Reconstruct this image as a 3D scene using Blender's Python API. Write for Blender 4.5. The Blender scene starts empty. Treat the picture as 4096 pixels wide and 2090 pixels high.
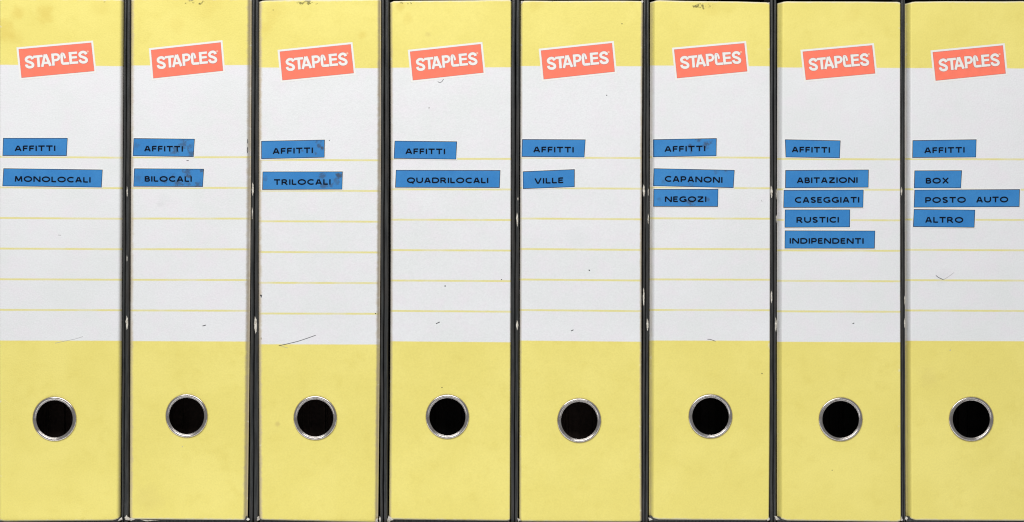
import bpy, math, random
from mathutils import Vector
random.seed(7)
sc = bpy.context.scene

# ------------------------------------------------------------------ camera, light, exposure
K = 0.000155            # metres on the spine plane for one photograph pixel (spines about 75 mm wide)
DIST = 0.62             # camera to spine plane
ZC = (2094 - 1045) * K  # camera height above the shelf board
cam = bpy.data.cameras.new('camera'); cam_o = bpy.data.objects.new('camera', cam)
sc.collection.objects.link(cam_o); sc.camera = cam_o
cam_o.location = (0, -DIST, ZC); cam_o.rotation_euler = (math.radians(90), 0, 0)
cam.sensor_width = 36; cam.lens = 36 * DIST / (4096 * K); cam.clip_start = 0.01; cam.clip_end = 20
world = bpy.data.worlds.new('World'); sc.world = world; world.use_nodes = True
bg = world.node_tree.nodes['Background']
bg.inputs[0].default_value = (0.98, 0.99, 1.0, 1); bg.inputs[1].default_value = 0.29
def area(name, loc, target, sx, sy, power, col):
    l = bpy.data.lights.new(name, 'AREA'); l.shape = 'RECTANGLE'; l.size = sx; l.size_y = sy
    l.energy = power; l.color = col
    o = bpy.data.objects.new(name, l); sc.collection.objects.link(o); o.location = loc
    o.rotation_euler = (Vector(target) - Vector(loc)).to_track_quat('-Z', 'Y').to_euler()
    return o
area('ceiling_light', (-0.20, -0.78, 0.92), (-0.06, 0, 0.22), 1.4, 0.42, 13.6, (1.0, 0.985, 0.955))
area('added_low_fill', (-0.05, -0.15, -0.12), (-0.02, 0, 0.03), 1.2, 0.06, 0.55, (0.97, 0.98, 1.0))  # added fill from below, no such lamp known; brightens the lower spines
sc.view_settings.view_transform = 'Standard'; sc.view_settings.look = 'None'
sc.view_settings.exposure = 0.0; sc.view_settings.gamma = 1.0
sc.view_settings.use_curve_mapping = False
sc.cycles.pixel_filter_type = 'BLACKMAN_HARRIS'; sc.cycles.filter_width = 1.2

# ------------------------------------------------------------------ helpers
def W(px, py, y=0.0):
    """photograph pixel on the plane y -> world point"""
    f = (DIST + y) / DIST
    return Vector(((px - 2048) * K * f, y, ZC + (1045 - py) * K * f))

def srgb(r, g, b):
    c = lambda v: (v / 255 / 12.92) if v / 255 <= 0.04045 else ((v / 255 + 0.055) / 1.055) ** 2.4
    return (c(r), c(g), c(b), 1)

class Mesh:
    def __init__(s): s.v = []; s.f = []; s.m = []; s.uv = {}
    def vert(s, p): s.v.append(tuple(p)); return len(s.v) - 1
    def face(s, idx, m=0): s.f.append(tuple(idx)); s.m.append(m)
    def poly(s, pts, m=0): s.face([s.vert(p) for p in pts], m)
    def build(s, name, mats, parent=None, smooth=False):
        me = bpy.data.meshes.new(name)
        org = parent_origin(parent)
        me.from_pydata([tuple(Vector(p) - org) for p in s.v], [], s.f)
        for k, data in s.uv.items():
            lay = me.uv_layers.new(name=k)
            for li, l in enumerate(me.loops): lay.data[li].uv = data[l.vertex_index]
        for m in (mats if isinstance(mats, (list, tuple)) else [mats]): me.materials.append(m)
        me.polygons.foreach_set('material_index', s.m)
        if smooth: me.polygons.foreach_set('use_smooth', [True] * len(s.f))
        me.update()
        o = bpy.data.objects.new(name, me); sc.collection.objects.link(o)
        if parent: o.parent = parent
        return o
def parent_origin(p):
    v = Vector((0, 0, 0))
    while p is not None: v += Vector(p.location); p = p.parent
    return v

def ribbon(pts, w):
    """mitred strip of width w along a 2-D polyline: list of (left, right) points"""
    out = []; n = len(pts)
    for i, p in enumerate(pts):
        a = pts[max(i - 1, 0)]; b = pts[min(i + 1, n - 1)]
        d1 = (Vector(p) - Vector(a)); d2 = (Vector(b) - Vector(p))
        if d1.length < 1e-9: d1 = d2
        if d2.length < 1e-9: d2 = d1
        d1.normalize(); d2.normalize(); t = (d1 + d2)
        t = t.normalized() if t.length > 1e-6 else d1
        nrm = Vector((-t.y, t.x)); c = max(nrm.dot(Vector((-d1.y, d1.x))), 0.5)
        ww = w[i] if isinstance(w, (list, tuple)) else w
        o = nrm * (ww / 2 / c)
        out.append(((p[0] + o.x, p[1] + o.y), (p[0] - o.x, p[1] - o.y)))
    return out
def spline(pts, n=6):
    r = []
    P = [Vector(p) for p in pts]
    for i in range(len(P) - 1):
        p0 = P[max(i - 1, 0)]; p1 = P[i]; p2 = P[i + 1]; p3 = P[min(i + 2, len(P) - 1)]
        for j in range(n):
            t = j / n
            q = 0.5 * ((2 * p1) + (p2 - p0) * t + (2 * p0 - 5 * p1 + 4 * p2 - p3) * t * t + (3 * p1 - p0 - 3 * p2 + p3) * t ** 3)
            r.append((q.x, q.y))
    r.append((P[-1].x, P[-1].y))
    return r

# ------------------------------------------------------------------ materials
class Nodes:
    def __init__(s, name):
        s.mat = bpy.data.materials.new(name); s.mat.use_nodes = True
        s.t = s.mat.node_tree; s.b = s.t.nodes['Principled BSDF']
    def n(s, typ, **kw):
        nd = s.t.nodes.new(typ)
        for k, v in kw.items():
            if k.startswith('i_'): nd.inputs[k[2:].replace('_', ' ')].default_value = v
            else: setattr(nd, k, v)
        return nd
    def link(s, a, b): s.t.links.new(a, b)
    def val(s, x, inp):
        if hasattr(x, 'is_linked') or hasattr(x, 'links'): s.link(x, inp)
        else: inp.default_value = x
    def math(s, op, a, b=0.0, clamp=False):
        nd = s.n('ShaderNodeMath', operation=op, use_clamp=clamp); s.val(a, nd.inputs[0]); s.val(b, nd.inputs[1]); return nd.outputs[0]
    def mix(s, fac, a, b, mode='MIX'):
        nd = s.n('ShaderNodeMix', data_type='RGBA', blend_type=mode)
        s.val(fac, nd.inputs[0]); s.val(a, nd.inputs[6]); s.val(b, nd.inputs[7]); return nd.outputs[2]
    def ramp(s, x, lo, hi, a=0.0, b=1.0, smooth=True):
        nd = s.n('ShaderNodeMapRange', clamp=True); nd.interpolation_type = 'SMOOTHSTEP' if smooth else 'LINEAR'
        s.val(x, nd.inputs[0])
        for i, v in ((1, lo), (2, hi), (3, a), (4, b)): nd.inputs[i].default_value = v
        return nd.outputs[0]
    def noise(s, vec, scale, detail=3.0, rough=0.55, seed=0.0):
        mp = s.n('ShaderNodeMapping'); s.link(vec, mp.inputs[0]); mp.inputs[1].default_value = (seed * 3.17, seed * 1.71, seed * 2.3)
        nd = s.n('ShaderNodeTexNoise'); s.link(mp.outputs[0], nd.inputs['Vector'])
        nd.inputs['Scale'].default_value = scale; nd.inputs['Detail'].default_value = detail; nd.inputs['Roughness'].default_value = rough
        return nd.outputs[0]
    def bump(s, h, strength, dist):
        nd = s.n('ShaderNodeBump'); s.link(h, nd.inputs['Height']); nd.inputs['Strength'].default_value = strength; nd.inputs['Distance'].default_value = dist
        s.link(nd.outputs[0], s.b.inputs['Normal'])
    def base(s, c): s.val(c, s.b.inputs['Base Color'])

WHITE = (0.80, 0.81, 0.835, 1); YELLOW = (0.87, 0.765, 0.225, 1); LINE = (0.78, 0.72, 0.31, 1)

def spine_material(i, wear_l, wear_r, stains, specks):
    N = Nodes('printed_spine_paper'); uvn = N.n('ShaderNodeUVMap', uv_map='sheet'); sep = N.n('ShaderNodeSeparateXYZ'); N.link(uvn.outputs[0], sep.inputs[0])
    u, row = sep.outputs[0], sep.outputs[1]
    ed = N.n('ShaderNodeUVMap', uv_map='edge'); se = N.n('ShaderNodeSeparateXYZ'); N.link(ed.outputs[0], se.inputs[0])
    ev = N.n('ShaderNodeUVMap', uv_map='ends'); sv = N.n('ShaderNodeSeparateXYZ'); N.link(ev.outputs[0], sv.inputs[0])
    cbp = N.n('ShaderNodeCombineXYZ'); N.link(u, cbp.inputs[0]); N.link(N.math('MULTIPLY', row, 0.1224), cbp.inputs[1]); pos = cbp.outputs[0]
    seed = i * 1.37 + 0.5
    jit = N.math('MULTIPLY', N.math('SUBTRACT', N.noise(pos, 60, 2, seed=seed), 0.5), 0.012)
    r = N.math('ADD', row, jit)
    # printed bands and ruled lines
    top = N.ramp(r, -0.016, 0.016, 1, 0); bot = N.ramp(r, 8.985, 9.015)
    band = N.math('MAXIMUM', top, bot)
    fr = N.math('ABSOLUTE', N.math('SUBTRACT', N.math('FRACT', N.math('ADD', r, 0.5)), 0.5))
    ln = N.ramp(fr, 0.020, 0.042, 1, 0)
    ln = N.math('MULTIPLY', ln, N.math('MULTIPLY', N.math('GREATER_THAN', r, 2.5), N.math('LESS_THAN', r, 8.5)))
    ln = N.math('MULTIPLY', ln, N.ramp(N.noise(pos, 9, 2, seed=seed + 4), 0.25, 0.6, 0.62, 1.0))
    m1 = N.noise(pos, 3.2, 4, 0.6, seed=seed); m2 = N.noise(pos, 14, 4, 0.65, seed=seed + 2); m3 = N.noise(pos, 160, 2, 0.6, seed=seed + 5)
    white = N.mix(N.ramp(m1, 0.35, 0.68), WHITE, (0.77, 0.79, 0.80, 1))
    white = N.mix(N.ramp(m2, 0.42, 0.70, 0, 0.6), white, (0.815, 0.775, 0.83, 1))
    yel = N.mix(N.ramp(m1, 0.34, 0.60), YELLOW, (0.83, 0.725, 0.20, 1))
    yel = N.mix(N.ramp(m2, 0.5, 0.78, 0, 0.55), yel, (0.775, 0.665, 0.17, 1))
    col = N.mix(ln, white, LINE); col = N.mix(band, col, yel)
    grain = N.ramp(m3, 0.3, 0.7, 0.965, 1.03, smooth=False)
    col = N.mix(1.0, col, grain, 'MULTIPLY')
    # stains with a shape of their own: (u px, row, radius px, strength, colour)
    for (su, sr, rad, st, c) in stains:
        du = N.math('MULTIPLY', N.math('SUBTRACT', u, su / 1000), 1000 / rad)
        dv = N.math('MULTIPLY', N.math('SUBTRACT', row, sr), 122.4 / rad)
        d = N.math('SQRT', N.math('ADD', N.math('MULTIPLY', du, du), N.math('MULTIPLY', dv, dv)))
        d = N.math('ADD', d, N.math('MULTIPLY', N.math('SUBTRACT', N.noise(pos, 22, 4, 0.6, seed=su * .013), 0.5), 1.5))
        col = N.mix(N.ramp(d, 0.2, 1.0, st, 0), col, c)
    for (su, sr, rx, ry, th) in specks:
        du = N.math('MULTIPLY', N.math('SUBTRACT', u, su / 1000), 1000 / rx)
        dv = N.math('MULTIPLY', N.math('SUBTRACT', row, sr), 122.4 / ry)
        d = N.math('SQRT', N.math('ADD', N.math('MULTIPLY', du, du), N.math('MULTIPLY', dv, dv)))
        sp = N.math('ADD', N.noise(pos, 55, 5, 0.7, seed=su * .021), N.ramp(d, 0.2, 1.1, 0, -0.35))
        col = N.mix(N.ramp(sp, th, th + 0.07, 0, 0.8), col, (0.10, 0.085, 0.03, 1))
    # rubbed edges: grimy tan along the folds, bare paper at the corners and ends
    en = N.noise(pos, 40, 4, 0.65, seed=seed + 9); en2 = N.noise(pos, 7, 3, 0.6, seed=seed + 11)
    for (o, wd, st) in ((se.outputs[0], wear_l[0], wear_l[1]), (se.outputs[1], wear_r[0], wear_r[1])):
        dd = N.math('ADD', o, N.math('MULTIPLY', N.math('SUBTRACT', en, 0.5), wd / 100 * 1.1))
        f = N.math('MULTIPLY', N.ramp(dd, wd / 100 * 0.25, wd / 100 * 1.15, st, 0), N.ramp(en2, 0.2, 0.6, 0.55, 1.0))
        col = N.mix(f, col, (0.55, 0.455, 0.315, 1))
        fl = N.math('MULTIPLY', N.ramp(en, 0.60, 0.68), N.ramp(o, 0.02, 0.13, 0.5, 0))
        col = N.mix(fl, col, (0.80, 0.77, 0.70, 1))
    for o in (sv.outputs[0], sv.outputs[1]):
        dd = N.math('ADD', o, N.math('MULTIPLY', N.math('SUBTRACT', en, 0.5), 0.10))
        col = N.mix(N.ramp(dd, 0.0, 0.075, 0.75, 0), col, (0.82, 0.78, 0.66, 1))
    N.base(col)
    N.b.inputs['Roughness'].default_value = 0.62; N.b.inputs['Specular IOR Level'].default_value = 0.22
    h = N.math('ADD', N.math('MULTIPLY', m3, 0.25), N.math('MULTIPLY', N.noise(pos, 5, 3, seed=seed + 3), 1.0))
    N.bump(h, 0.30, 0.0016)
    return N.mat

def simple(name, col, rough=0.6, spec=0.3, metal=0.0, var=0.10, scale=400.0, bumpd=0.0):
    N = Nodes(name); tc = N.n('ShaderNodeTexCoord')
    nz = N.noise(tc.outputs['Object'], scale, 4, 0.6)
    N.base(N.mix(1.0, col, N.ramp(nz, 0.3, 0.7, 1 - var, 1 + var, smooth=False), 'MULTIPLY'))
    N.b.inputs['Roughness'].default_value = rough; N.b.inputs['Specular IOR Level'].default_value = spec; N.b.inputs['Metallic'].default_value = metal
    if bumpd: N.bump(nz, 0.5, bumpd)
    return N.mat

def board_material():
    N = Nodes('black_binder_cloth'); tc = N.n('ShaderNodeTexCoord'); p = tc.outputs['Object']
    mp = N.n('ShaderNodeMapping'); N.link(p, mp.inputs[0]); mp.inputs[3].default_value = (1, 1, 0.06)
    st = N.noise(mp.outputs[0], 900, 3, 0.6); g = N.noise(p, 1500, 3, 0.6); big = N.noise(p, 30, 3)
    col = N.mix(N.ramp(st, 0.3, 0.7), (0.018, 0.019, 0.020, 1), (0.052, 0.054, 0.054, 1))
    col = N.mix(N.ramp(big, 0.45, 0.7, 0, 0.5), col, (0.055, 0.048, 0.043, 1))
    col = N.mix(N.ramp(g, 0.70, 0.76, 0, 0.35), col, (0.35, 0.34, 0.32, 1))
    N.base(col); N.b.inputs['Roughness'].default_value = 0.33; N.b.inputs['Specular IOR Level'].default_value = 0.5
    N.bump(N.math('ADD', st, g), 0.35, 0.0002)
    return N.mat

def label_material(spots):
    N = Nodes('blue_tape_print'); tc = N.n('ShaderNodeTexCoord'); oi = N.n('ShaderNodeObjectInfo')
    add = N.n('ShaderNodeVectorMath', operation='ADD'); N.link(tc.outputs['Object'], add.inputs[0])
    cb = N.n('ShaderNodeCombineXYZ'); N.link(N.math('MULTIPLY', oi.outputs['Random'], 3.0), cb.inputs[0]); N.link(N.math('MULTIPLY', oi.outputs['Random'], 7.0), cb.inputs[2]); N.link(cb.outputs[0], add.inputs[1])
    p = add.outputs[0]
    a = N.noise(p, 60, 3, 0.6); b = N.noise(p, 420, 5, 0.7); c = N.noise(p, 1500, 2)
    col = N.mix(N.ramp(a, 0.3, 0.7), (0.038, 0.215, 0.545, 1), (0.050, 0.245, 0.575, 1))
    col = N.mix(N.ramp(b, 0.52, 0.8, 0, 0.30 if spots else 0.12), col, (0.085, 0.20, 0.36, 1))
    if spots:
        uvn = N.n('ShaderNodeUVMap', uv_map='tape'); sp = N.n('ShaderNodeSeparateXYZ'); N.link(uvn.outputs[0], sp.inputs[0])
        for (sx, sy, rad, st) in spots:
            du = N.math('MULTIPLY', N.math('SUBTRACT', sp.outputs[0], sx), 1 / rad); dv = N.math('MULTIPLY', N.math('SUBTRACT', sp.outputs[1], sy), 1 / rad)
            d = N.math('SQRT', N.math('ADD', N.math('MULTIPLY', du, du), N.math('MULTIPLY', dv, dv)))
            d = N.math('ADD', d, N.math('MULTIPLY', N.math('SUBTRACT', b, 0.5), 5.0))
            col = N.mix(N.ramp(d, 0.1, 1.3, st * 0.8, 0), col, (0.060, 0.060, 0.068, 1))
    col = N.mix(1.0, col, N.ramp(c, 0.3, 0.7, 0.94, 1.06, smooth=False), 'MULTIPLY')
    N.base(col); N.b.inputs['Roughness'].default_value = 0.5; N.b.inputs['Specular IOR Level'].default_value = 0.18
    N.bump(b, 0.15, 0.0003)
    return N.mat

def chip_material():
    N = Nodes('torn_paper'); tc = N.n('ShaderNodeTexCoord'); p = tc.outputs['Object']
    a = N.noise(p, 700, 4, 0.7)
    N.base(N.mix(N.ramp(a, 0.35, 0.65), (0.78, 0.75, 0.68, 1), (0.42, 0.38, 0.32, 1)))
    N.b.inputs['Roughness'].default_value = 0.85; N.bump(a, 0.6, 0.0004)
    return N.mat

def ring_material():
    N = Nodes('plated_steel'); tc = N.n('ShaderNodeTexCoord'); p = tc.outputs['Object']
    a = N.noise(p, 300, 4, 0.65); b = N.noise(p, 1800, 2)
    N.base(N.mix(N.ramp(a, 0.35, 0.7), (0.60, 0.57, 0.545, 1), (0.46, 0.41, 0.38, 1)))
    N.b.inputs['Roughness'].default_value = 0.24; N.b.inputs['Metallic'].default_value = 1.0
    N.bump(b, 0.02, 0.0001)
    return N.mat

def wood_material():
    N = Nodes('dark_shelf_laminate'); tc = N.n('ShaderNodeTexCoord')
    mp = N.n('ShaderNodeMapping'); N.link(tc.outputs['Object'], mp.inputs[0]); mp.inputs[3].default_value = (0.08, 1, 1)
    a = N.noise(mp.outputs[0], 180, 5, 0.65)
    N.base(N.mix(N.ramp(a, 0.35, 0.7), (0.030, 0.024, 0.022, 1), (0.075, 0.062, 0.055, 1)))
    N.b.inputs['Roughness'].default_value = 0.5
    return N.mat

M_board = board_material(); M_chip = chip_material(); M_ring = ring_material(); M_wood = wood_material()
M_void = simple('dark_cabinet_panel', (0.006, 0.005, 0.006, 1), 0.7, 0.2)
M_red = simple('faded_red_print', (1.0, 0.22, 0.145, 1), 0.7, 0.1, var=0.05, scale=260)
M_redline = simple('dark_red_outline_print', (0.38, 0.035, 0.04, 1), 0.6, 0.2)
M_logo_white = simple('unprinted_paper_margin', (0.845, 0.835, 0.81, 1), 0.6, 0.2, var=0.03)
M_pink = simple('pale_pink_print', (0.93, 0.50, 0.36, 1), 0.6, 0.2)
M_sticker = simple('white_label_margin', (0.86, 0.86, 0.86, 1), 0.5, 0.3, var=0.02)
M_dark = simple('black_label_ink', (0.004, 0.005, 0.012, 1), 0.7, 0.05, var=0.2)
M_blue = label_material([])
M_pen = simple('black_pen_ink', (0.02, 0.02, 0.025, 1), 0.6, 0.2)
M_pencil = simple('grey_pencil', (0.42, 0.42, 0.42, 1), 0.6, 0.2)
M_card = simple('bare_greyboard', (0.42, 0.34, 0.25, 1), 0.85, 0.2, var=0.2)
M_pages_brown = simple('brown_shaded_page_edges', (0.075, 0.052, 0.045, 1), 0.8, 0.2, var=0.3)  # page colour darkened to stand for the hole's shade, lighter brown copy
M_pages = simple('shadowed_page_edges', (0.018, 0.015, 0.014, 1), 0.8, 0.2, var=0.3)  # near-black copy of the page colour, deeper hole shade painted in

# ------------------------------------------------------------------ setting: shelf board, dark cabinet back
def box(m, x0, x1, y0, y1, z0, z1, mi=0):
    v = [m.vert(p) for p in ((x0, y0, z0), (x1, y0, z0), (x1, y1, z0), (x0, y1, z0), (x0, y0, z1), (x1, y0, z1), (x1, y1, z1), (x0, y1, z1))]
    for f in ((0, 3, 2, 1), (4, 5, 6, 7), (0, 1, 5, 4), (1, 2, 6, 5), (2, 3, 7, 6), (3, 0, 4, 7)): m.face([v[k] for k in f], mi)
m = Mesh(); box(m, -0.46, 0.46, -0.0015, 0.335, -0.022, -0.0002); o = m.build('shelf', M_wood); o['kind'] = 'structure'
m = Mesh(); box(m, -0.46, 0.46, 0.335, 0.345, -0.022, 0.46); o = m.build('back_wall', M_void); o['kind'] = 'structure'
m = Mesh(); box(m, -0.46, 0.46, 0.004, 0.335, 0.395, 0.415); o = m.build('ceiling', M_void); o['kind'] = 'structure'

# ------------------------------------------------------------------ binder data (photograph pixels)
T = 2.5127; TB = 2.5156
OLIVE = (0.68, 0.50, 0.09, 1); GREY = (0.55, 0.56, 0.58, 1); TAN = (0.58, 0.46, 0.16, 1)
BINDERS = [
 dict(L=(-1, -3, -2), R=(495, 489, 482), top=(-6, -2), bot=(2087, 2083), rows=((260, 266), (1363, 1364)), ring=(218, 1676.5, 89, 90.5),
      wl=6, wr=22, kr='Q', y=0.0005, wear=((4, .2), (12, .35)), yaw=0,
      stains=[(185, -1.7, 50, .42, OLIVE), (70, -1.7, 40, .38, OLIVE), (15, -1.1, 60, .42, OLIVE), (70, -0.9, 40, .2, OLIVE), (400, -2.0, 60, .12, OLIVE)], specks=[(420, -2.1, 60, 10, .60)]),
 dict(L=(526, 523, 520), R=(1006, 1001, 990), top=(-5, -4), bot=(2077, 2081), rows=((263, 261), (1365, 1367)), ring=(746.5, 1664.6, 85.5, 88.5),
      wl=11, wr=19, kr='S', y=0.0, wear=((13, .75), (20, .85)),
      stains=[(118, 4.53, 20, .22, GREY), (140, 4.4, 40, .10, GREY), (180, -1.3, 50, .16, OLIVE), (300, -2.0, 90, .16, OLIVE), (70, 14.2, 80, .15, TAN)], specks=[(245, -2.06, 120, 26, .52), (20, 8.0, 10, 120, .6)]),
 dict(L=(1037, 1035, 1038), R=(1524, 1521, 1512), top=(3, -1), bot=(2080, 2092), rows=((271, 274), (1378, 1379)), ring=(1261, 1673, 88, 90),
      wl=12, wr=15, kr='S', y=0.0008, wear=((14, .85), (17, .85)),
      stains=[(60, -1.8, 60, .22, OLIVE), (30, -1.3, 40, .25, OLIVE), (415, -1.1, 26, .3, OLIVE), (75, 11.6, 14, .5, TAN), (60, -0.2, 30, .1, OLIVE)], specks=[(190, -2.12, 90, 22, .50), (8, 8.8, 10, 20, .50)]),
 dict(L=(1561, 1563, 1556), R=(2045, 2043, 2040), top=(6, 1), bot=(2078, 2085), rows=((272, 270), (1366, 1370)), ring=(1789.7, 1668, 88, 90.5),
      wl=14, wr=5, kr='Q', y=0.0012, wear=((11, .6), (4, .3)),
      stains=[(40, -2.0, 30, .35, OLIVE), (150, -1.1, 16, .3, TAN), (65, -1.6, 30, .2, OLIVE)], specks=[(60, -2.12, 90, 12, .52)]),
 dict(L=(2083, 2080, 2077), R=(2571, 2566, 2566), top=(5, 5), bot=(2087, 2089), rows=((265, 266), (1363, 1368)), ring=(2317, 1683, 89, 90.5),
      wl=14, wr=7, kr='Q', y=0.0008, wear=((9, .5), (9, .85)),
      stains=[(230, 5.6, 60, .10, GREY), (60, -2.0, 40, .2, OLIVE)], specks=[(150, -2.12, 140, 8, .54)]),
 dict(L=(2601, 2599, 2596), R=(3078, 3080, 3075), top=(2, 10), bot=(2078, 2082), rows=((263, 266), (1363, 1364)), ring=(2842, 1666.6, 89, 90),
      wl=23, wr=4, kr='Q', y=0.0004, wear=((14, .40), (3, .25)),
      stains=[(245, -1.9, 50, .18, OLIVE)], specks=[(210, -1.96, 100, 30, .51)]),
 dict(L=(3110, 3108, 3108), R=(3601, 3601, 3603), top=(6, 8), bot=(2082, 2088), rows=((271, 273), (1368, 1370)), ring=(3362.7, 1678.5, 89, 89.5),
      wl=25, wr=3, kr='Q', y=0.0, wear=((7, .35), (3, .2)),
      stains=[(200, 3.9, 40, .12, GREY), (300, -1.8, 60, .12, OLIVE)], specks=[(30, -2.0, 12, 30, .60)]),
 dict(L=(3620, 3620, 3623), R=(4104, 4104, 4106), top=(7, 6), bot=(2081, 2084), rows=((273, 275), (1364, 1366)), ring=(3885, 1677.7, 90.5, 90.5),
      wl=28, wr=4, kr='Q', y=0.0, wear=((10, .40), (3, .2)),
      stains=[(150, 6.9, 40, .15, GREY), (90, 10.2, 60, .15, TAN)], specks=[]),
]
# cover edges seen between the spines: per binder (left cover x0,x1), (right cover x0,x1) at top / bottom
COVERS = [((-20, -6), (496.5, 505)), ((507, 521), (1008.5, 1019)), ((1021, 1033.5), (1526.5, 1537)), ((1539.5, 1556), (2047, 2062)),
          ((2065, 2079), (2575, 2584.5)), ((2586, 2597.5), (3081.5, 3094)), ((3096.5, 3106), (3604.5, 3613.5)), ((3614.5, 3619.5), (4110, 4122))]
COVERS_BOT = [((-20, -6), (485, 492.5)), ((494, 512), (996, 1011)), ((1014, 1032), (1520, 1531)), ((1534, 1549), (2043, 2057)),
          ((2059, 2072), (2570, 2580)), ((2582, 2593), (3079, 3093)), ((3095, 3105), (3606, 3614.5)), ((3615.5, 3622), (4112, 4124))]
COVER_Y = 0.0010

def quad3(v, t):   # value through top, middle, bottom
    a, b, c = v
    return a * (1 - t) * (1 - 2 * t) + b * 4 * t * (1 - t) + c * t * (2 * t - 1)
def edges(d, py):
    t = min(max(py / 2090, 0), 1); return quad3(d['L'], t), quad3(d['R'], t)
def fold(t, kind):
    t = min(max(t, 0), 1)
    return t * t * (3 - 2 * t) if kind == 'S' else t ** 2.2
def depth(d, px, py):
    L, R = edges(d, py); y = d['y']
    if px - L < d['wl']: y += fold(1 - (px - L) / d['wl'], 'S' if d['wl'] > 18 else 'Q') * d['wl'] * K * (1.0 if d['wl'] > 18 else 0.9)
    if R - px < d['wr']: y += fold(1 - (R - px) / d['wr'], d['kr']) * d['wr'] * K * 0.8
    return y
def row_of(d, px, py):
    L, R = edges(d, py); s = (px - L) / (R - L)
    (a, b), (c, e) = d['rows']; t0 = a + (b - a) * s; t1 = c + (e - c) * s
    return 9 * (py - t0) / (t1 - t0)

# ------------------------------------------------------------------ spine board with its finger hole
def make_spine(i, d, root, mat):
    cx, cy, rx, ry = d['ring']; a = 104; hr = 0.865
    L0, R0 = edges(d, cy)
    def top(s):
        t = d['top'][0] + (d['top'][1] - d['top'][0]) * s; w = R0 - L0
        dl, dr = s * w, (1 - s) * w; big = d['wl'] > 18
        cl, ch = (d['wl'] * 1.15, 9.0) if big else (14.0, 5.0)
        if dl < cl: t += ch * (1 - dl / cl) ** 0.8
        if dr < 9: t += 5 * (1 - dr / 9) ** 2
        return t + 0.8 * math.sin(s * 9 + i) 
    def bot(s):
        t = d['bot'][0] + (d['bot'][1] - d['bot'][0]) * s; w = R0 - L0
        dl, dr = s * w, (1 - s) * w; big = d['wl'] > 18
        cl, ch = (d['wl'] * 1.4, 11.0) if big else (14.0, 4.0)
        if dl < cl: t -= ch * (1 - dl / cl) ** 0.9
        cr, ch = (34.0, 11.0) if i == 0 else (10.0, 5.0)
        if dr < cr: t -= ch * (1 - dr / cr) ** 1.2
        return t
    w = R0 - L0
    S = [k / 10 * d['wl'] / w for k in range(10)] + [d['wl'] / w]
    S += [d['wl'] / w + 0.03]
    s1, s2 = (cx - a - L0) / w, (cx + a - L0) / w
    n = 3
    S += [S[-1] + (s1 - S[-1]) * k / n for k in range(1, n)] + [s1, s2]
    e = 1 - d['wr'] / w
    S += [s2 + (e - 0.02 - s2) * k / n for k in range(1, n + 1)] + [e + (1 - e) * k / 10 for k in range(11)]
    tm, bm = d['top'][0], d['bot'][0]
    t1, t2 = (cy - a - tm) / (bm - tm), (cy + a - tm) / (bm - tm)
    TT = [0, .002, .004, .007, .012] + [.012 + (t1 - .012) * k / 18 for k in range(1, 18)] + [t1, t2] + [t2 + (.99 - t2) * k / 5 for k in range(1, 5)] + [.99, .995, .998, 1]
    m = Mesh(); sheet = []; ed = []; en = []
    def put(s, t, pxy=None, back=0.0):
        if pxy is None:
            tp, bt = top(s), bot(s); py = tp + (bt - tp) * t; L, R = edges(d, py); px = L + (R - L) * s
        else: px, py = pxy
        y = depth(d, px, py)
        # the paper rolls over at the very top and bottom
        endd = min(py - top(s), bot(s) - py); roll = 4.0
        if pxy is None and endd < roll: y += (1 - endd / roll) ** 2 * roll * K * 0.7
        y += back
        L, R = edges(d, py)
        sheet.append(((px - L) / 1000, row_of(d, px, py))); ed.append(((px - L) / 100, (R - px) / 100)); en.append(((py - top(s)) / 100, (bot(s) - py) / 100))
        return m.vert(W(px, py, y))
    G = [[put(s, t) for s in S] for t in TT]
    ci = S.index(s1); ri = TT.index(t1)
    for r in range(len(TT) - 1):
        for c in range(len(S) - 1):
            if r == ri and c == ci: continue
            m.face((G[r][c], G[r + 1][c], G[r + 1][c + 1], G[r][c + 1]))
    # the cell with the hole: square boundary to circle, rings between
    q = 12; bd = []
    def flat(s, t):
        tp, bt = top(s), bot(s); py = tp + (bt - tp) * t; L, R = edges(d, py); return Vector((L + (R - L) * s, py))
    cn = [flat(s1, t1), flat(s2, t1), flat(s2, t2), flat(s1, t2)]
    for e_ in range(4):
        for k in range(q): bd.append(cn[e_] + (cn[(e_ + 1) % 4] - cn[e_]) * k / q)
    outer = [put(0.5, 0.8, (p_.x, p_.y)) for p_ in bd]
    def circ(k, f): 
        ang = math.radians(225) + 2 * math.pi * k / (4 * q)
        return (cx + rx * f * math.cos(ang), cy + ry * f * math.sin(ang))
    inner = [put(0.5, 0.8, circ(k, hr)) for k in range(4 * q)]
    tube = [put(0.5, 0.8, circ(k, hr), 0.0024) for k in range(4 * q)]
    for k in range(4 * q):
        k2 = (k + 1) % (4 * q)
        m.face((outer[k], inner[k], inner[k2], outer[k2])); m.face((inner[k], tube[k], tube[k2], inner[k2]), 1)
    # turned-back sides, top and bottom give the board its thickness
    nb = lambda s, t: put(s, t, None, 0.0022)
    lft = [nb(S[0], t) for t in TT]; rgt = [nb(S[-1], t) for t in TT]; tpb = [nb(s, 0) for s in S]; btb = [nb(s, 1) for s in S]
    for r in range(len(TT) - 1):
        m.face((G[r][0], lft[r], lft[r + 1], G[r + 1][0]), 1); m.face((G[r][-1], G[r + 1][-1], rgt[r + 1], rgt[r]), 1)
    for c in range(len(S) - 1):
        m.face((G[0][c], G[0][c + 1], tpb[c + 1], tpb[c]), 1); m.face((G[-1][c], btb[c], btb[c + 1], G[-1][c + 1]), 1)
    # back face around the hole
    bk = [m.vert(W(*circ(k, 1.25), d['y'] + 0.0045)) for k in range(4 * q)]
    for _ in bk: sheet.append((0, 0)); ed.append((1, 1)); en.append((1, 1))
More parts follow.
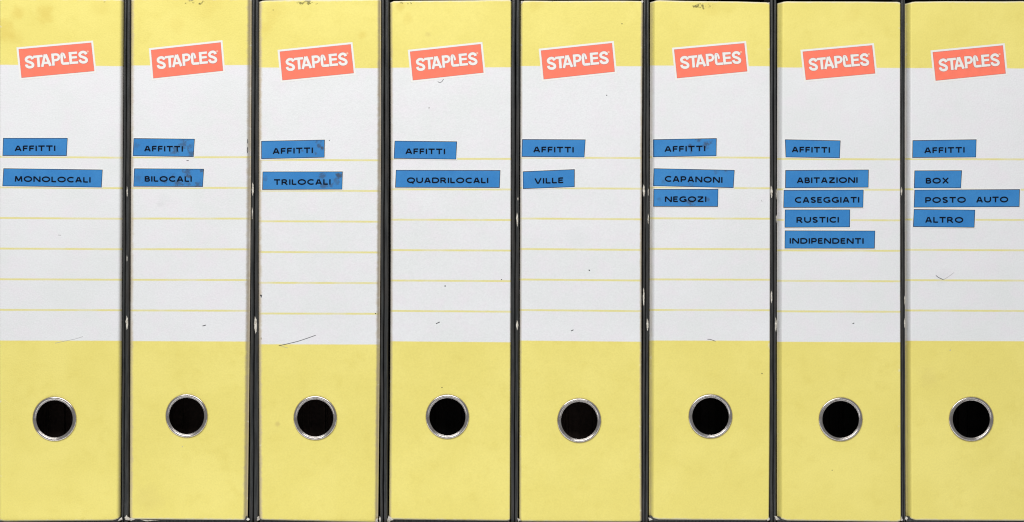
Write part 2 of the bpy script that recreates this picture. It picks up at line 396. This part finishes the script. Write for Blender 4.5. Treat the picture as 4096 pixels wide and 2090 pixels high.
    for k in range(4 * q):
        k2 = (k + 1) % (4 * q); m.face((tube[k], bk[k], bk[k2], tube[k2]), 1)
    m.uv = {'sheet': sheet, 'edge': ed, 'ends': en}
    return m.build('spine', [mat, M_card], root, smooth=False)

# ------------------------------------------------------------------ metal finger ring
def make_ring(d, root):
    cx, cy, rx, ry = d['ring']; m = Mesh(); q = 72
    prof = [(1.0, 0.10), (0.995, -0.25), (0.975, -0.62), (0.945, -0.90), (0.915, -0.95), (0.885, -0.75), (0.862, -0.42), (0.850, -0.30), (0.838, -0.34), (0.825, -0.22), (0.815, 0.1), (0.812, 1.0), (0.812, 3.2)]
    ring = []
    for f, yy in prof:
        ring.append([m.vert(W(cx + rx * f * math.cos(2 * math.pi * k / q), cy + ry * f * math.sin(2 * math.pi * k / q), d['y'] + yy * 0.001)) for k in range(q)])
    for a, b in zip(ring, ring[1:]):
        for k in range(q): m.face((a[k], a[(k + 1) % q], b[(k + 1) % q], b[k]))
    return m.build('finger_ring', M_ring, root, smooth=True)

# ------------------------------------------------------------------ covers: black boards with a rounded fore edge
def make_cover(name, top2, bot2, root, wob):
    m = Mesh(); R = 14; rings = []
    for r in range(R + 1):
        t = r / R; py = -22 + (2092 + 22) * t
        x0 = top2[0] + (bot2[0] - top2[0]) * t; x1 = top2[1] + (bot2[1] - top2[1]) * t
        j = 0.7 * math.sin(r * 1.9 + wob) + 0.4 * math.sin(r * 4.3 + wob * 2)
        a = W(x0 + j, py, COVER_Y); b = W(x1 + j, py, COVER_Y)
        th = b.x - a.x; rr = min(th * 0.5, 0.0012); z = max(a.z, 0.0)
        prof = [(a.x, 0.285)] + [(a.x + rr * (1 - math.cos(u)), COVER_Y + rr * (1 - math.sin(u))) for u in [math.pi / 2 * k / 5 for k in range(6)]]
        prof += [(b.x - rr * (1 - math.cos(u)), COVER_Y + rr * (1 - math.sin(u))) for u in [math.pi / 2 * (1 - k / 5) for k in range(6)]] + [(b.x, 0.285)]
        rings.append([m.vert((x, y, z)) for x, y in prof])
    for a, b in zip(rings, rings[1:]):
        n = len(a)
        for k in range(n): m.face((a[k], b[k], b[(k + 1) % n], a[(k + 1) % n]))
    m.face(rings[0]); m.face(list(reversed(rings[-1])))
    return m.build(name, M_board, root)

def patch(pts, y, name, mat, parent, n=7, amp=1.0):
    """small irregular torn patch, domed in the middle: outline in pixels"""
    m = Mesh(); cx = sum(p[0] for p in pts) / len(pts); cy = sum(p[1] for p in pts) / len(pts)
    out = []
    for i, p in enumerate(pts):
        q = pts[(i + 1) % len(pts)]
        for k in range(3):
            u = k / 3; out.append((p[0] + (q[0] - p[0]) * u + random.uniform(-amp, amp), p[1] + (q[1] - p[1]) * u + random.uniform(-amp, amp)))
    c = m.vert(W(cx, cy, y - 0.00018)); o = [m.vert(W(px, py, y)) for px, py in out]; bk = [m.vert(W(px, py, y + 0.0006)) for px, py in out]
    for k in range(len(o)):
        k2 = (k + 1) % len(o); m.face((c, o[k], o[k2])); m.face((o[k], bk[k], bk[k2], o[k2]))
    return m.build(name, mat, parent)

# ------------------------------------------------------------------ adhesive labels and lettering
def arc(cx, cy, rx, ry, a0, a1, n=14): return [(cx + rx * math.cos(math.radians(a0 + (a1 - a0) * k / n)), cy + ry * math.sin(math.radians(a0 + (a1 - a0) * k / n))) for k in range(n + 1)]
H = 0.09
GL = {
 'A': (1.30, [[(.11, 0), (.60, 1)], [(.70, 1), (1.19, 0)], [(.30, .30), (1.0, .30)]]),
 'B': (1.02, [[(.11, 0), (.11, 1)], [(.2, .91), (.5, .91)] + arc(.55, .71, .28, .20, 90, -90) + [(.2, .51)], [(.2, .09), (.55, .09)] + arc(.6, .30, .31, .21, -90, 90) + [(.4, .51)]]),
 'C': (1.30, [arc(.78, .5, .67, .41, 48, 312, 22)]),
 'D': (1.40, [[(.11, 0), (.11, 1)], [(.2, .91), (.6, .91)] + arc(.66, .5, .63, .41, 90, -90, 18) + [(.2, .09)]]),
 'E': (.95, [[(.11, 0), (.11, 1)], [(.2, .91), (.88, .91)], [(.2, .52), (.8, .52)], [(.2, .09), (.92, .09)]]),
 'F': (.92, [[(.11, 0), (.11, 1)], [(.2, .91), (.9, .91)], [(.2, .48), (.82, .48)]]),
 'G': (1.42, [arc(.80, .5, .69, .41, 48, 322, 22), [(1.28, .06), (1.28, .46)], [(.88, .44), (1.36, .44)]]),
 'I': (.24, [[(.12, 0), (.12, 1)]]),
 'L': (.90, [[(.11, 0), (.11, 1)], [(.2, .09), (.9, .09)]]),
 'M': (1.50, [[(.14, 0), (.22, 1)], [(.25, .98), (.75, .12)], [(.75, .12), (1.25, .98)], [(1.28, 1), (1.36, 0)]]),
 'N': (1.36, [[(.11, 0), (.11, 1)], [(.16, .97), (1.2, .03)], [(1.25, 0), (1.25, 1)]]),
 'O': (1.60, [arc(.8, .5, .69, .41, 0, 360, 30)]),
 'P': (1.08, [[(.11, 0), (.11, 1)], [(.2, .91), (.6, .91)] + arc(.65, .65, .32, .26, 90, -90) + [(.2, .39)]]),
 'Q': (1.60, [arc(.8, .5, .69, .41, 0, 360, 30), [(.85, .22), (1.3, -.12)]]),
 'R': (1.22, [[(.11, 0), (.11, 1)], [(.2, .91), (.6, .91)] + arc(.62, .68, .32, .23, 90, -90) + [(.2, .45)], [(.58, .42), (1.12, 0)]]),
 'S': (1.08, [spline([(.93, .80), (.78, .89), (.5, .91), (.22, .84), (.16, .70), (.32, .58), (.62, .48), (.88, .36), (.90, .20), (.70, .10), (.42, .09), (.12, .20)], 4)]),
 'T': (1.22, [[(0, .91), (1.22, .91)], [(.61, 0), (.61, .86)]]),
 'U': (1.32, [[(.11, 1), (.11, .45)] + arc(.66, .45, .55, .36, 180, 360, 16) + [(1.21, 1)]]),
 'V': (1.30, [[(.10, 1), (.61, 0)], [(.69, 0), (1.20, 1)]]),
 'X': (1.30, [[(.12, 1), (1.18, 0)], [(.12, 0), (1.18, 1)]]),
 'Z': (1.25, [[(.05, .91), (1.15, .91)], [(1.12, .86), (.12, .14)], [(.05, .09), (1.22, .09)]]),
}
def make_label(d, root, text, quad, tx, base, cap, dirty, tag, zoom_tl):
    """quad TL TR BR BL in pixels; tx (x0, x1) of each word; base/top y at both text ends"""
    m = Mesh(); TL, TR, BR, BL = [Vector(p) for p in quad]; n = 26; uvs = []; TL0 = zoom_tl
    def P(u, v): a = TL + (TR - TL) * u; b = BL + (BR - BL) * u; return a + (b - a) * v
    wpx = (TR - TL).length; hpx = (BL - TL).length
    def strip(inset, off, mi, thick=0.0):
        iu, iv = inset / wpx, inset / hpx; g = []
        e0 = 26.0 / wpx
        for k in range(n + 1):
            u = e0 * k / 18 if k <= 18 else e0 + (1 - e0) * (k - 18) / (n - 18)
            u = iu + (1 - 2 * iu) * u
            qs = [P(u, iv + (1 - 2 * iv) * j / 2) for j in range(3)]
            uvs.extend(((q.x - TL.x) / 100, (q.y - TL.y) / 100) for q in qs)
            g.append([m.vert(W(q.x, q.y, depth(d, q.x, q.y) - off)) for q in qs])
        for a, b in zip(g, g[1:]):
            for j in range(2): m.face((a[j], a[j + 1], b[j + 1], b[j]), mi)
        if thick:
            rim = [r[0] for r in g] + [g[-1][1]] + [r[2] for r in reversed(g)] + [g[0][1]]
            low = [m.vert((m.v[k][0], m.v[k][1] + thick, m.v[k][2])) for k in rim]
            uvs.extend((0, 0) for _ in low)
            for k in range(len(rim)): k2 = (k + 1) % len(rim); m.face((rim[k], rim[k2], low[k2], low[k]), mi)
    strip(-3.2, 0.00014, 0, 0.00012); strip(0.0, 0.00017, 1); strip(2.3, 0.00020, 2)
    m.uv = {'tape': uvs}
    o = m.build('adhesive_label', [M_sticker, M_dark, label_material([((x - TL0[0]) / 100 / T, (y - TL0[1]) / 100 / T, rr / 100 / T, st) for x, y, rr, st in dirty]) if dirty else M_blue], root)
    o['label'] = tag
    t = Mesh(); idx = 0
    words = text.split(' ')
    X0, X1 = tx[0][0], tx[-1][1]
    for wd, (x0, x1) in zip(words, tx):
        sp = 0.27; tot = sum(GL[c][0] for c in wd) + sp * (len(wd) - 1); cur = 0
        for c in wd:
            gw, strokes = GL[c]
            for st in strokes:
                idx += 1
                q = []
                for gx, gy in st:
                    px = x0 + (x1 - x0) * (cur + gx) / tot; f = (px - X0) / (X1 - X0)
                    b = base[0] + (base[1] - base[0]) * f; h = (cap[0] + (cap[1] - cap[0]) * f)
                    q.append((px, b + (h - b) * gy))
                rb = [(t.vert(W(a[0], a[1], d['y'] - 0.00023 - 0.000004 * (idx % 5))), t.vert(W(b_[0], b_[1], d['y'] - 0.00023 - 0.000004 * (idx % 5)))) for a, b_ in ribbon(q, 5.7)]
                for a, b_ in zip(rb, rb[1:]): t.face((a[0], a[1], b_[1], b_[0]))
            cur += gw + sp
    t.build('lettering', M_dark, o)

# logo: strokes drawn in the zoomed frame of one logo, carried to unit coordinates of its red panel
LZ = [(152, 370), (2340, 128), (2433, 1022), (252, 1258)]
S1 = spline([(578, 676), (552, 626), (500, 602), (440, 612), (392, 650), (382, 694), (412, 738), (480, 762), (548, 790), (590, 832), (588, 884), (545, 916), (490, 924), (440, 914), (402, 884), (388, 838)], 4)
LOGO = [(S1, 84), ([(594, 600), (878, 567)], 77), ([(741, 600), (771, 917)], 84),
        ([(872, 907), (948, 518)], 78), ([(966, 514), (1121, 874)], 84), ([(918, 786), (1075, 772)], 76),
        ([(1174, 486), (1211, 864)], 82), (spline([(1182, 524), (1280, 514), (1338, 530), (1368, 588), (1352, 652), (1300, 686), (1205, 696)], 5), 77),
        (spline([(1556, 634), (1532, 545), (1505, 494), (1478, 484), (1456, 506), (1452, 570), (1462, 690), (1474, 762), (1500, 794), (1560, 792), (1684, 780)], 5), [62] * 16 + [80] * 35),
        ([(1697, 430), (1739, 810)], 85), ([(1705, 468), (1916, 447)], 74), ([(1722, 606), (1916, 588)], 74), ([(1738, 772), (1956, 750)], 76),
        ([(x + 1613, y - 178) for x, y in S1], 84)]
def logo_uv(p):
    O = Vector(LZ[0]); e1 = Vector(LZ[1]) - O; e2 = Vector(LZ[3]) - O; q = Vector(p) - O
    det = e1.x * e2.y - e1.y * e2.x
    return ((q.x * e2.y - q.y * e2.x) / det, (e1.x * q.y - e1.y * q.x) / det)
def make_logo(d, root, quad):
    TL, TR, BR, BL = [Vector(p) for p in quad]
    def P(u, v): a = TL + (TR - TL) * u; b = BL + (BR - BL) * u; return a + (b - a) * v
    m = Mesh(); y = d['y']; wpx = (TR - TL).length; hpx = (BL - TL).length
    def q(inset, off, mi):
        iu, iv = inset / wpx, inset / hpx
        m.poly([W(p.x, p.y, y - off) for p in (P(iu, iv), P(iu, 1 - iv), P(1 - iu, 1 - iv), P(1 - iu, iv))], mi)
    q(-7.8, 0.00004, 0); q(0, 0.00006, 1); q(1.0, 0.00008, 2)
    o = m.build('logo', [M_logo_white, M_redline, M_red], root)
    t = Mesh()
    for layer, (grow, mi) in enumerate(((14, 1), (0, 0))):
        for idx, (st, w) in enumerate(LOGO):
            ww = [k + grow for k in w][:len(st)] + [80 + grow] * max(0, len(st) - len(w)) if isinstance(w, list) else w + grow
            pts = list(st)
            if grow:   # lengthen the ends of the outline stroke a little
                a, b = Vector(pts[0]), Vector(pts[1]); pts[0] = tuple(a + (a - b).normalized() * grow / 2)
                a, b = Vector(pts[-1]), Vector(pts[-2]); pts[-1] = tuple(a + (a - b).normalized() * grow / 2)
            off = 0.00010 + layer * 0.00005 + 0.000003 * idx
            rb = []
            for a, b in ribbon(pts, ww):
                pa, pb = P(*logo_uv(a)), P(*logo_uv(b)); rb.append((t.vert(W(pa.x, pa.y, y - off)), t.vert(W(pb.x, pb.y, y - off))))
            for a, b in zip(rb, rb[1:]): t.face((a[0], a[1], b[1], b[0]), mi)
    dot = [P(*logo_uv(p)) for p in arc(2238, 410, 33, 33, 0, 345, 23)]
    t.poly([W(p.x, p.y, y - 0.00021) for p in dot], 2)
    t.build('lettering', [M_logo_white, M_redline, M_pink], o)

def Q(x0, y0, s, pts): return [(x0 + x / s, y0 + y / s) for x, y in pts]
LOGOS = [Q(0, 0, T, [(187, 497), (917, 431), (948, 717), (216, 785)]), Q(0, 0, T, [(1517, 505), (2218, 428), (2242, 714), (1541, 790)]),
         Q(1024, 0, T, [(238, 521), (952, 447), (983, 738), (265, 810)]), Q(1024, 0, T, [(1547, 521), (2258, 445), (2287, 733), (1576, 810)]),
         Q(2048, 0, T, [(290, 510), (1005, 435), (1033, 723), (318, 800)]), Q(2048, 0, T, [(1629, 500), (2335, 436), (2365, 720), (1659, 789)]),
         Q(3072, 0, T, [(348, 521), (1047, 457), (1078, 741), (380, 806)]), Q(3072, 0, T, [(1655, 527), (2361, 458), (2390, 742), (1685, 814)])]
# binder, tile x, text, quad, text spans, baseline ends, cap-line ends, dirty
LABELS = [
 (0, 0, 'AFFITTI', [(31, 75), (680, 75), (671, 256), (25, 255)], [(147, 556)], (207, 206), (153, 151), 0),
 (0, 0, 'MONOLOCALI', [(34, 380), (1032, 393), (1022, 573), (24, 559)], [(148, 910)], (514, 523), (458, 470), 0),
 (1, 0, 'AFFITTI', [(1343, 77), (1958, 84), (1946, 266), (1334, 256)], [(1449, 1838)], (209, 213), (155, 157), [(1840, 130, 50, 0.7), (1760, 205, 36, 0.8), (1905, 160, 28, 0.6), (1915, 235, 34, 0.7), (1365, 150, 40, 0.35)]),
 (1, 0, 'BILOCALI', [(1348, 381), (2050, 385), (2039, 567), (1340, 564)], [(1455, 1927)], (513, 515), (459, 461), [(1885, 410, 45, 0.7), (1885, 460, 28, 0.85), (2032, 400, 26, 0.8), (1790, 530, 46, 0.8), (1985, 545, 38, 0.7), (1650, 510, 30, 0.6), (1735, 460, 26, 0.6), (1385, 480, 55, 0.35), (1905, 535, 26, 0.6)]),
 (2, 1024, 'AFFITTI', [(52, 105), (692, 92), (689, 272), (52, 287)], [(168, 572)], (236, 227), (179, 171), [(635, 140, 36, 0.8), (660, 178, 20, 0.95), (600, 228, 20, 0.6), (470, 203, 12, 0.8)]),
 (2, 1024, 'TRILOCALI', [(66, 413), (872, 412), (867, 593), (62, 596)], [(181, 749)], (546, 544), (491, 490), [(835, 457, 32, 0.97), (670, 465, 42, 0.7), (800, 510, 36, 0.6), (690, 560, 40, 0.65), (755, 555, 24, 0.6), (90, 490, 28, 0.4)]),
 (3, 1024, 'AFFITTI', [(1393, 103), (2021, 110), (2012, 291), (1384, 283)], [(1502, 1900)], (236, 239), (181, 184), 0),
 (3, 1024, 'QUADRILOCALI', [(1406, 396), (2457, 398), (2450, 577), (1398, 574)], [(1518, 2334)], (527, 529), (473, 475), 0),
 (4, 2048, 'AFFITTI', [(102, 87), (740, 90), (728, 270), (97, 265)], [(214, 620)], (219, 221), (163, 166), 0),
 (4, 2048, 'VILLE', [(108, 411), (631, 389), (630, 568), (110, 588)], [(226, 517)], (536, 527), (481, 472), 0),
 (5, 2048, 'AFFITTI', [(1417, 89), (2058, 77), (2055, 257), (1418, 268)], [(1533, 1943)], (214, 208), (159, 153), [(1875, 95, 28, 0.8), (1950, 140, 28, 0.9), (2000, 122, 20, 0.9), (1795, 142, 20, 0.9), (1790, 175, 24, 0.6), (1945, 172, 20, 0.8), (1800, 212, 20, 0.6)]),
 (5, 2048, 'CAPANONI', [(1424, 380), (2238, 397), (2227, 578), (1417, 558)], [(1537, 2115)], (514, 526), (457, 468), [(2150, 405, 24, 0.7), (2050, 410, 28, 0.45), (1530, 520, 24, 0.4), (1800, 545, 26, 0.4)]),
 (5, 2048, 'NEGOZI', [(1422, 588), (2074, 588), (2071, 767), (1419, 766)], [(1538, 1953)], (718, 718), (663, 663), [(1785, 725, 42, 0.7), (1965, 690, 20, 0.6), (1840, 700, 28, 0.4), (1480, 690, 28, 0.35)]),
 (6, 3072, 'AFFITTI', [(170, 89), (730, 100), (722, 278), (177, 269)], [(240, 622)], (218, 224), (164, 168), 0),
 (6, 3072, 'ABITAZIONI', [(174, 398), (1013, 393), (1010, 573), (172, 579)], [(291, 900)], (529, 526), (473, 470), 0),
 (6, 3072, 'CASEGGIATI', [(158, 598), (961, 595), (957, 775), (154, 777)], [(271, 917)], (727, 725), (670, 669), 0),
 (6, 3072, 'RUSTICI', [(170, 795), (826, 794), (824, 972), (167, 976)], [(287, 712)], (927, 925), (871, 869), 0),
 (6, 3072, 'INDIPENDENTI', [(169, 1005), (1078, 1007), (1073, 1187), (167, 1186)], [(218, 961)], (1137, 1138), (1082, 1083), 0),
 (7, 3072, 'AFFITTI', [(1453, 98), (2096, 89), (2091, 270), (1450, 275)], [(1571, 1976)], (228, 222), (171, 167), 0),
 (7, 3072, 'BOX', [(1472, 402), (1950, 400), (1940, 579), (1467, 580)], [(1587, 1818)], (533, 531), (477, 476), 0),
 (7, 3072, 'POSTO AUTO', [(1472, 596), (2532, 590), (2528, 768), (1465, 774)], [(1581, 1988), (2093, 2414)], (728, 721), (671, 665), 0),
 (7, 3072, 'ALTRO', [(1466, 790), (2083, 797), (2075, 976), (1457, 969)], [(1580, 1962)], (926, 927), (869, 871), 0),
]
# torn spots on the cover edges: binder, side, centre px, width, height
CHIPS = [(1, 'L', 508.5, 768, 5, 42), (1, 'L', 507.5, 1292, 9, 58), (1, 'L', 508, 1035, 3, 26), (1, 'R', 1011, 758, 8, 56), (1, 'R', 1009, 853, 4, 50), (2, 'L', 1022.5, 1302, 12, 72),
         (4, 'L', 2072, 797, 4, 14), (4, 'L', 2069, 881, 7, 60), (4, 'L', 2069, 1302, 9, 40), (4, 'R', 2575.5, 764, 10, 50), (4, 'R', 2575, 1189, 6, 76),
         (5, 'L', 2593, 770, 3, 32), (5, 'L', 2593, 877, 4, 46), (5, 'L', 2590, 1300, 8, 50), (5, 'R', 3086, 768, 9, 50), (5, 'R', 3086, 1189, 6, 50),
         (6, 'L', 3105, 778, 3, 48), (6, 'L', 3105, 877, 3, 32), (6, 'L', 3103.5, 1300, 7, 60), (6, 'R', 3606, 766, 6, 36), (7, 'L', 3618.5, 1203, 3, 40), (7, 'L', 3618.5, 1294, 3.5, 44)]
CORNERS = [(0, [(478, 2076), (488, 2070), (489, 2080), (470, 2086)]), (1, [(499, 2070), (506, 2060), (509, 2068), (520, 2073), (540, 2079), (524, 2083), (502, 2081)]), (1, [(560, 2080), (600, 2081), (640, 2084), (590, 2086)]),
           (1, [(985, 2078), (992, 2072), (1000, 2080), (990, 2085)]), (2, [(1029, 2070), (1036, 2064), (1040, 2079), (1028, 2086)]), (2, [(1499, 2086), (1509, 2073), (1512, 2089)]), (2, [(1516, 2080), (1520, 2064), (1526, 2084), (1518, 2091)]),
           (3, [(1547, 2086), (1554, 2064), (1570, 2073), (1574, 2081), (1556, 2089)]), (4, [(2070, 2072), (2076, 2076), (2084, 2083), (2072, 2086)]), (5, [(2594, 2070), (2600, 2074), (2610, 2079), (2596, 2084)]), (5, [(3068, 2076), (3076, 2068), (3079, 2080), (3070, 2086)]),
           (6, [(3099, 2066), (3104, 2064), (3112, 2074), (3120, 2080), (3103, 2081)]), (6, [(3604, 2066), (3609, 2072), (3612, 2083), (3603, 2084)]), (7, [(3620, 2077), (3624, 2066), (3631, 2074), (3628, 2083)]),
           (4, [(2560, 9), (2570, 1), (2574, 6), (2568, 14)]), (4, [(2084, 6), (2094, 4), (2090, 14), (2085, 18)]), (5, [(3070, 12), (3077, 10), (3078, 22)])]
# pen and scratch marks: binder, points px, width, material
MARKS = [(1, [(991, 558), (990, 566), (991, 574)], 2.2, 'pen'), (1, [(991, 588), (989, 602), (990, 612)], 2.6, 'pen'), (2, [(1041, 1180), (1046, 1188)], 4, 'pen'), (2, [(1047, 1180), (1044, 1192)], 2.5, 'pen'), (2, spline([(1115, 1384), (1160, 1374), (1199, 1364), (1263, 1342)]), 2.2, 'pen'), (2, spline([(1120, 1383), (1134, 1388), (1152, 1393)]), 1.3, 'pencil'),
         (7, [(3744, 1103), (3754, 1111), (3774, 1120)], 2.2, 'pen'), (7, spline([(3774, 1120), (3795, 1107), (3816, 1091)]), 1.6, 'pencil'),
         (3, spline([(1751, 327), (1758, 331), (1768, 327), (1776, 313)]), 1.9, 'pen'), (0, spline([(220, 1374), (270, 1363), (300, 1357), (332, 1347)]), 1.4, 'pencil'),
         (1, [(810, 1305), (824, 1301)], 3, 'pen'), (3, [(1744, 1296), (1759, 1289)], 3, 'pen'), (4, [(2284, 1325), (2294, 1320)], 3, 'pen'), (6, [(3410, 1296), (3417, 1293)], 3, 'pen'),
         (5, spline([(2830, 1358), (2842, 1359), (2862, 1366)]), 2, 'pen'), (1, [(746, 643), (755, 643)], 2.2, 'pen'), (5, [(3046, 800), (3048, 808)], 2, 'pencil'), (4, [(2355, 1080), (2359, 1084)], 4, 'pen'),
         (3, [(1778, 1145), (1783, 1145)], 4.5, 'pen'), (3, [(2004, 1118), (2008, 1120)], 3, 'pen'), (3, [(1766, 1551), (1770, 1551)], 3.5, 'pen'), (5, [(3046, 1495), (3050, 1495)], 4, 'pen'), (7, [(3799, 1403), (3803, 1400)], 3, 'pencil'),
         (4, [(2486, 96), (2490, 96)], 3.5, 'pen'), (4, [(2425, 382), (2429, 382)], 3.5, 'pen'), (2, [(1091, 41), (1094, 41)], 3, 'pen'), (2, [(1500, 1255), (1504, 1255)], 3.5, 'pen'), (2, [(1316, 563), (1319, 563)], 3, 'pen'),
         (3, [(1714, 432), (1719, 432)], 5, 'pencil'), (6, [(3327, 1882), (3330, 1882)], 3, 'pen'), (1, [(1728 - 1000, 1790), (1730 - 1000, 1786)], 2, 'pencil'), (0, [(232, 941), (244, 942)], 2, 'pencil')]

DESC = ['yellow and white lever arch binder with blue labels AFFITTI and MONOLOCALI', 'yellow and white lever arch binder with scuffed blue labels AFFITTI and BILOCALI',
        'yellow and white lever arch binder with long pen stroke and blue label TRILOCALI', 'yellow and white lever arch binder with wide blue label QUADRILOCALI',
        'yellow and white lever arch binder with short blue label VILLE under AFFITTI', 'yellow and white lever arch binder with blue labels CAPANONI and NEGOZI',
        'yellow and white lever arch binder with five stacked blue labels ending in INDIPENDENTI', 'yellow and white lever arch binder with blue labels BOX, POSTO AUTO and ALTRO']

for i, d in enumerate(BINDERS):
    base_x = ((d['L'][1] + d['R'][1]) / 2 - 2048) * K
    root = bpy.data.objects.new('lever_arch_binder', None); sc.collection.objects.link(root)
    root.location = (base_x, 0.0, 0.0); root.empty_display_size = 0.02
    root['label'] = DESC[i]; root['category'] = 'binder'; root['group'] = 'ring binders standing in a row'
    make_spine(i, d, root, spine_material(i, d['wear'][0], d['wear'][1], d['stains'], d['specks']))
    make_ring(d, root)
    cl = make_cover('back_cover', COVERS[i][0], COVERS_BOT[i][0], root, i * 2.1)
    cr = make_cover('front_cover', COVERS[i][1], COVERS_BOT[i][1], root, i * 2.1 + 1)
    # black foot edge below the spine paper
    m = Mesh(); n = 10; y0 = d['y'] + 0.0009; rows = []
    for k in range(n + 1):
        s = k / n; L, R = d['L'][2] + 2, d['R'][2] - 2; px = L + (R - L) * s
        t = d['bot'][0] + (d['bot'][1] - d['bot'][0]) * s
        a = W(px, t - 14, y0 + 0.0006); b = W(px, min(t + 2.5, 2090), y0 - 0.0002); c = W(px, 2091, y0)
        rows.append([m.vert(a), m.vert(b), m.vert((c.x, y0, 0.0)), m.vert((c.x, y0 + 0.002, 0.0)), m.vert((a.x, y0 + 0.0022, a.z))])
    for a, b in zip(rows, rows[1:]):
        for k in range(5): m.face((a[k], a[(k + 1) % 5], b[(k + 1) % 5], b[k]))
    m.face(rows[0]); m.face(list(reversed(rows[-1])))
    foot = m.build('bottom_edge', M_board, root)
    # page edges deep behind the finger hole
    m = Mesh(); cx, cy = d['ring'][0], d['ring'][1]; px = cx - 130
    while px < cx + 130:
        w_ = random.choice((6, 12, 25, 40)) * random.uniform(.7, 1.3); a = W(px, 1045, 0.03); b = W(px + w_, 1045, 0.03); yy = 0.03 + random.uniform(0, 0.004)
        box(m, a.x, b.x, yy, 0.22, 0.012, 0.30); px += w_ + random.uniform(0.6, 2.5)
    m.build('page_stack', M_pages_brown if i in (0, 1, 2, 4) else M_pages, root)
    make_logo(d, root, LOGOS[i])
    for (bi, tx0, text, quad, spans, base, cap, dirty) in LABELS:
        if bi != i: continue
        make_label(d, root, text, Q(tx0, 523, T, quad), [(tx0 + a / T, tx0 + b / T) for a, b in spans], tuple(523 + v / T for v in base), tuple(523 + v / T for v in cap), dirty,
                   ('stained ' if dirty else '') + 'blue adhesive label reading ' + text, quad[0])
    for (bi, side, cx_, cy_, w_, h_) in CHIPS:
        if bi != i: continue
        pts = [(cx_ - w_ * .15, cy_ - h_ / 2), (cx_ + w_ * .35, cy_ - h_ * .3), (cx_ + w_ / 2, cy_ + h_ * .05), (cx_ + w_ * .3, cy_ + h_ * .32), (cx_, cy_ + h_ / 2), (cx_ - w_ * .35, cy_ + h_ * .25), (cx_ - w_ / 2, cy_ - h_ * .08)]
        patch(pts, COVER_Y - 0.00004, 'worn_patch', M_chip, cl if side == 'L' else cr, amp=min(1.0, w_ * .16))
    for bi, pts in CORNERS:
        if bi == i: patch(pts, d['y'] + 0.0004, 'frayed_corner', M_chip, root, amp=1.3)
    for bi, pts, w_, kind in MARKS:
        if bi != i: continue
        m = Mesh(); rb = [(m.vert(W(*a, d['y'] - 0.00003)), m.vert(W(*b, d['y'] - 0.00003))) for a, b in ribbon(pts, w_)]
        for a, b in zip(rb, rb[1:]): m.face((a[0], a[1], b[1], b[0]))
        m.build('pen_mark', M_pen if kind == 'pen' else M_pencil, root)
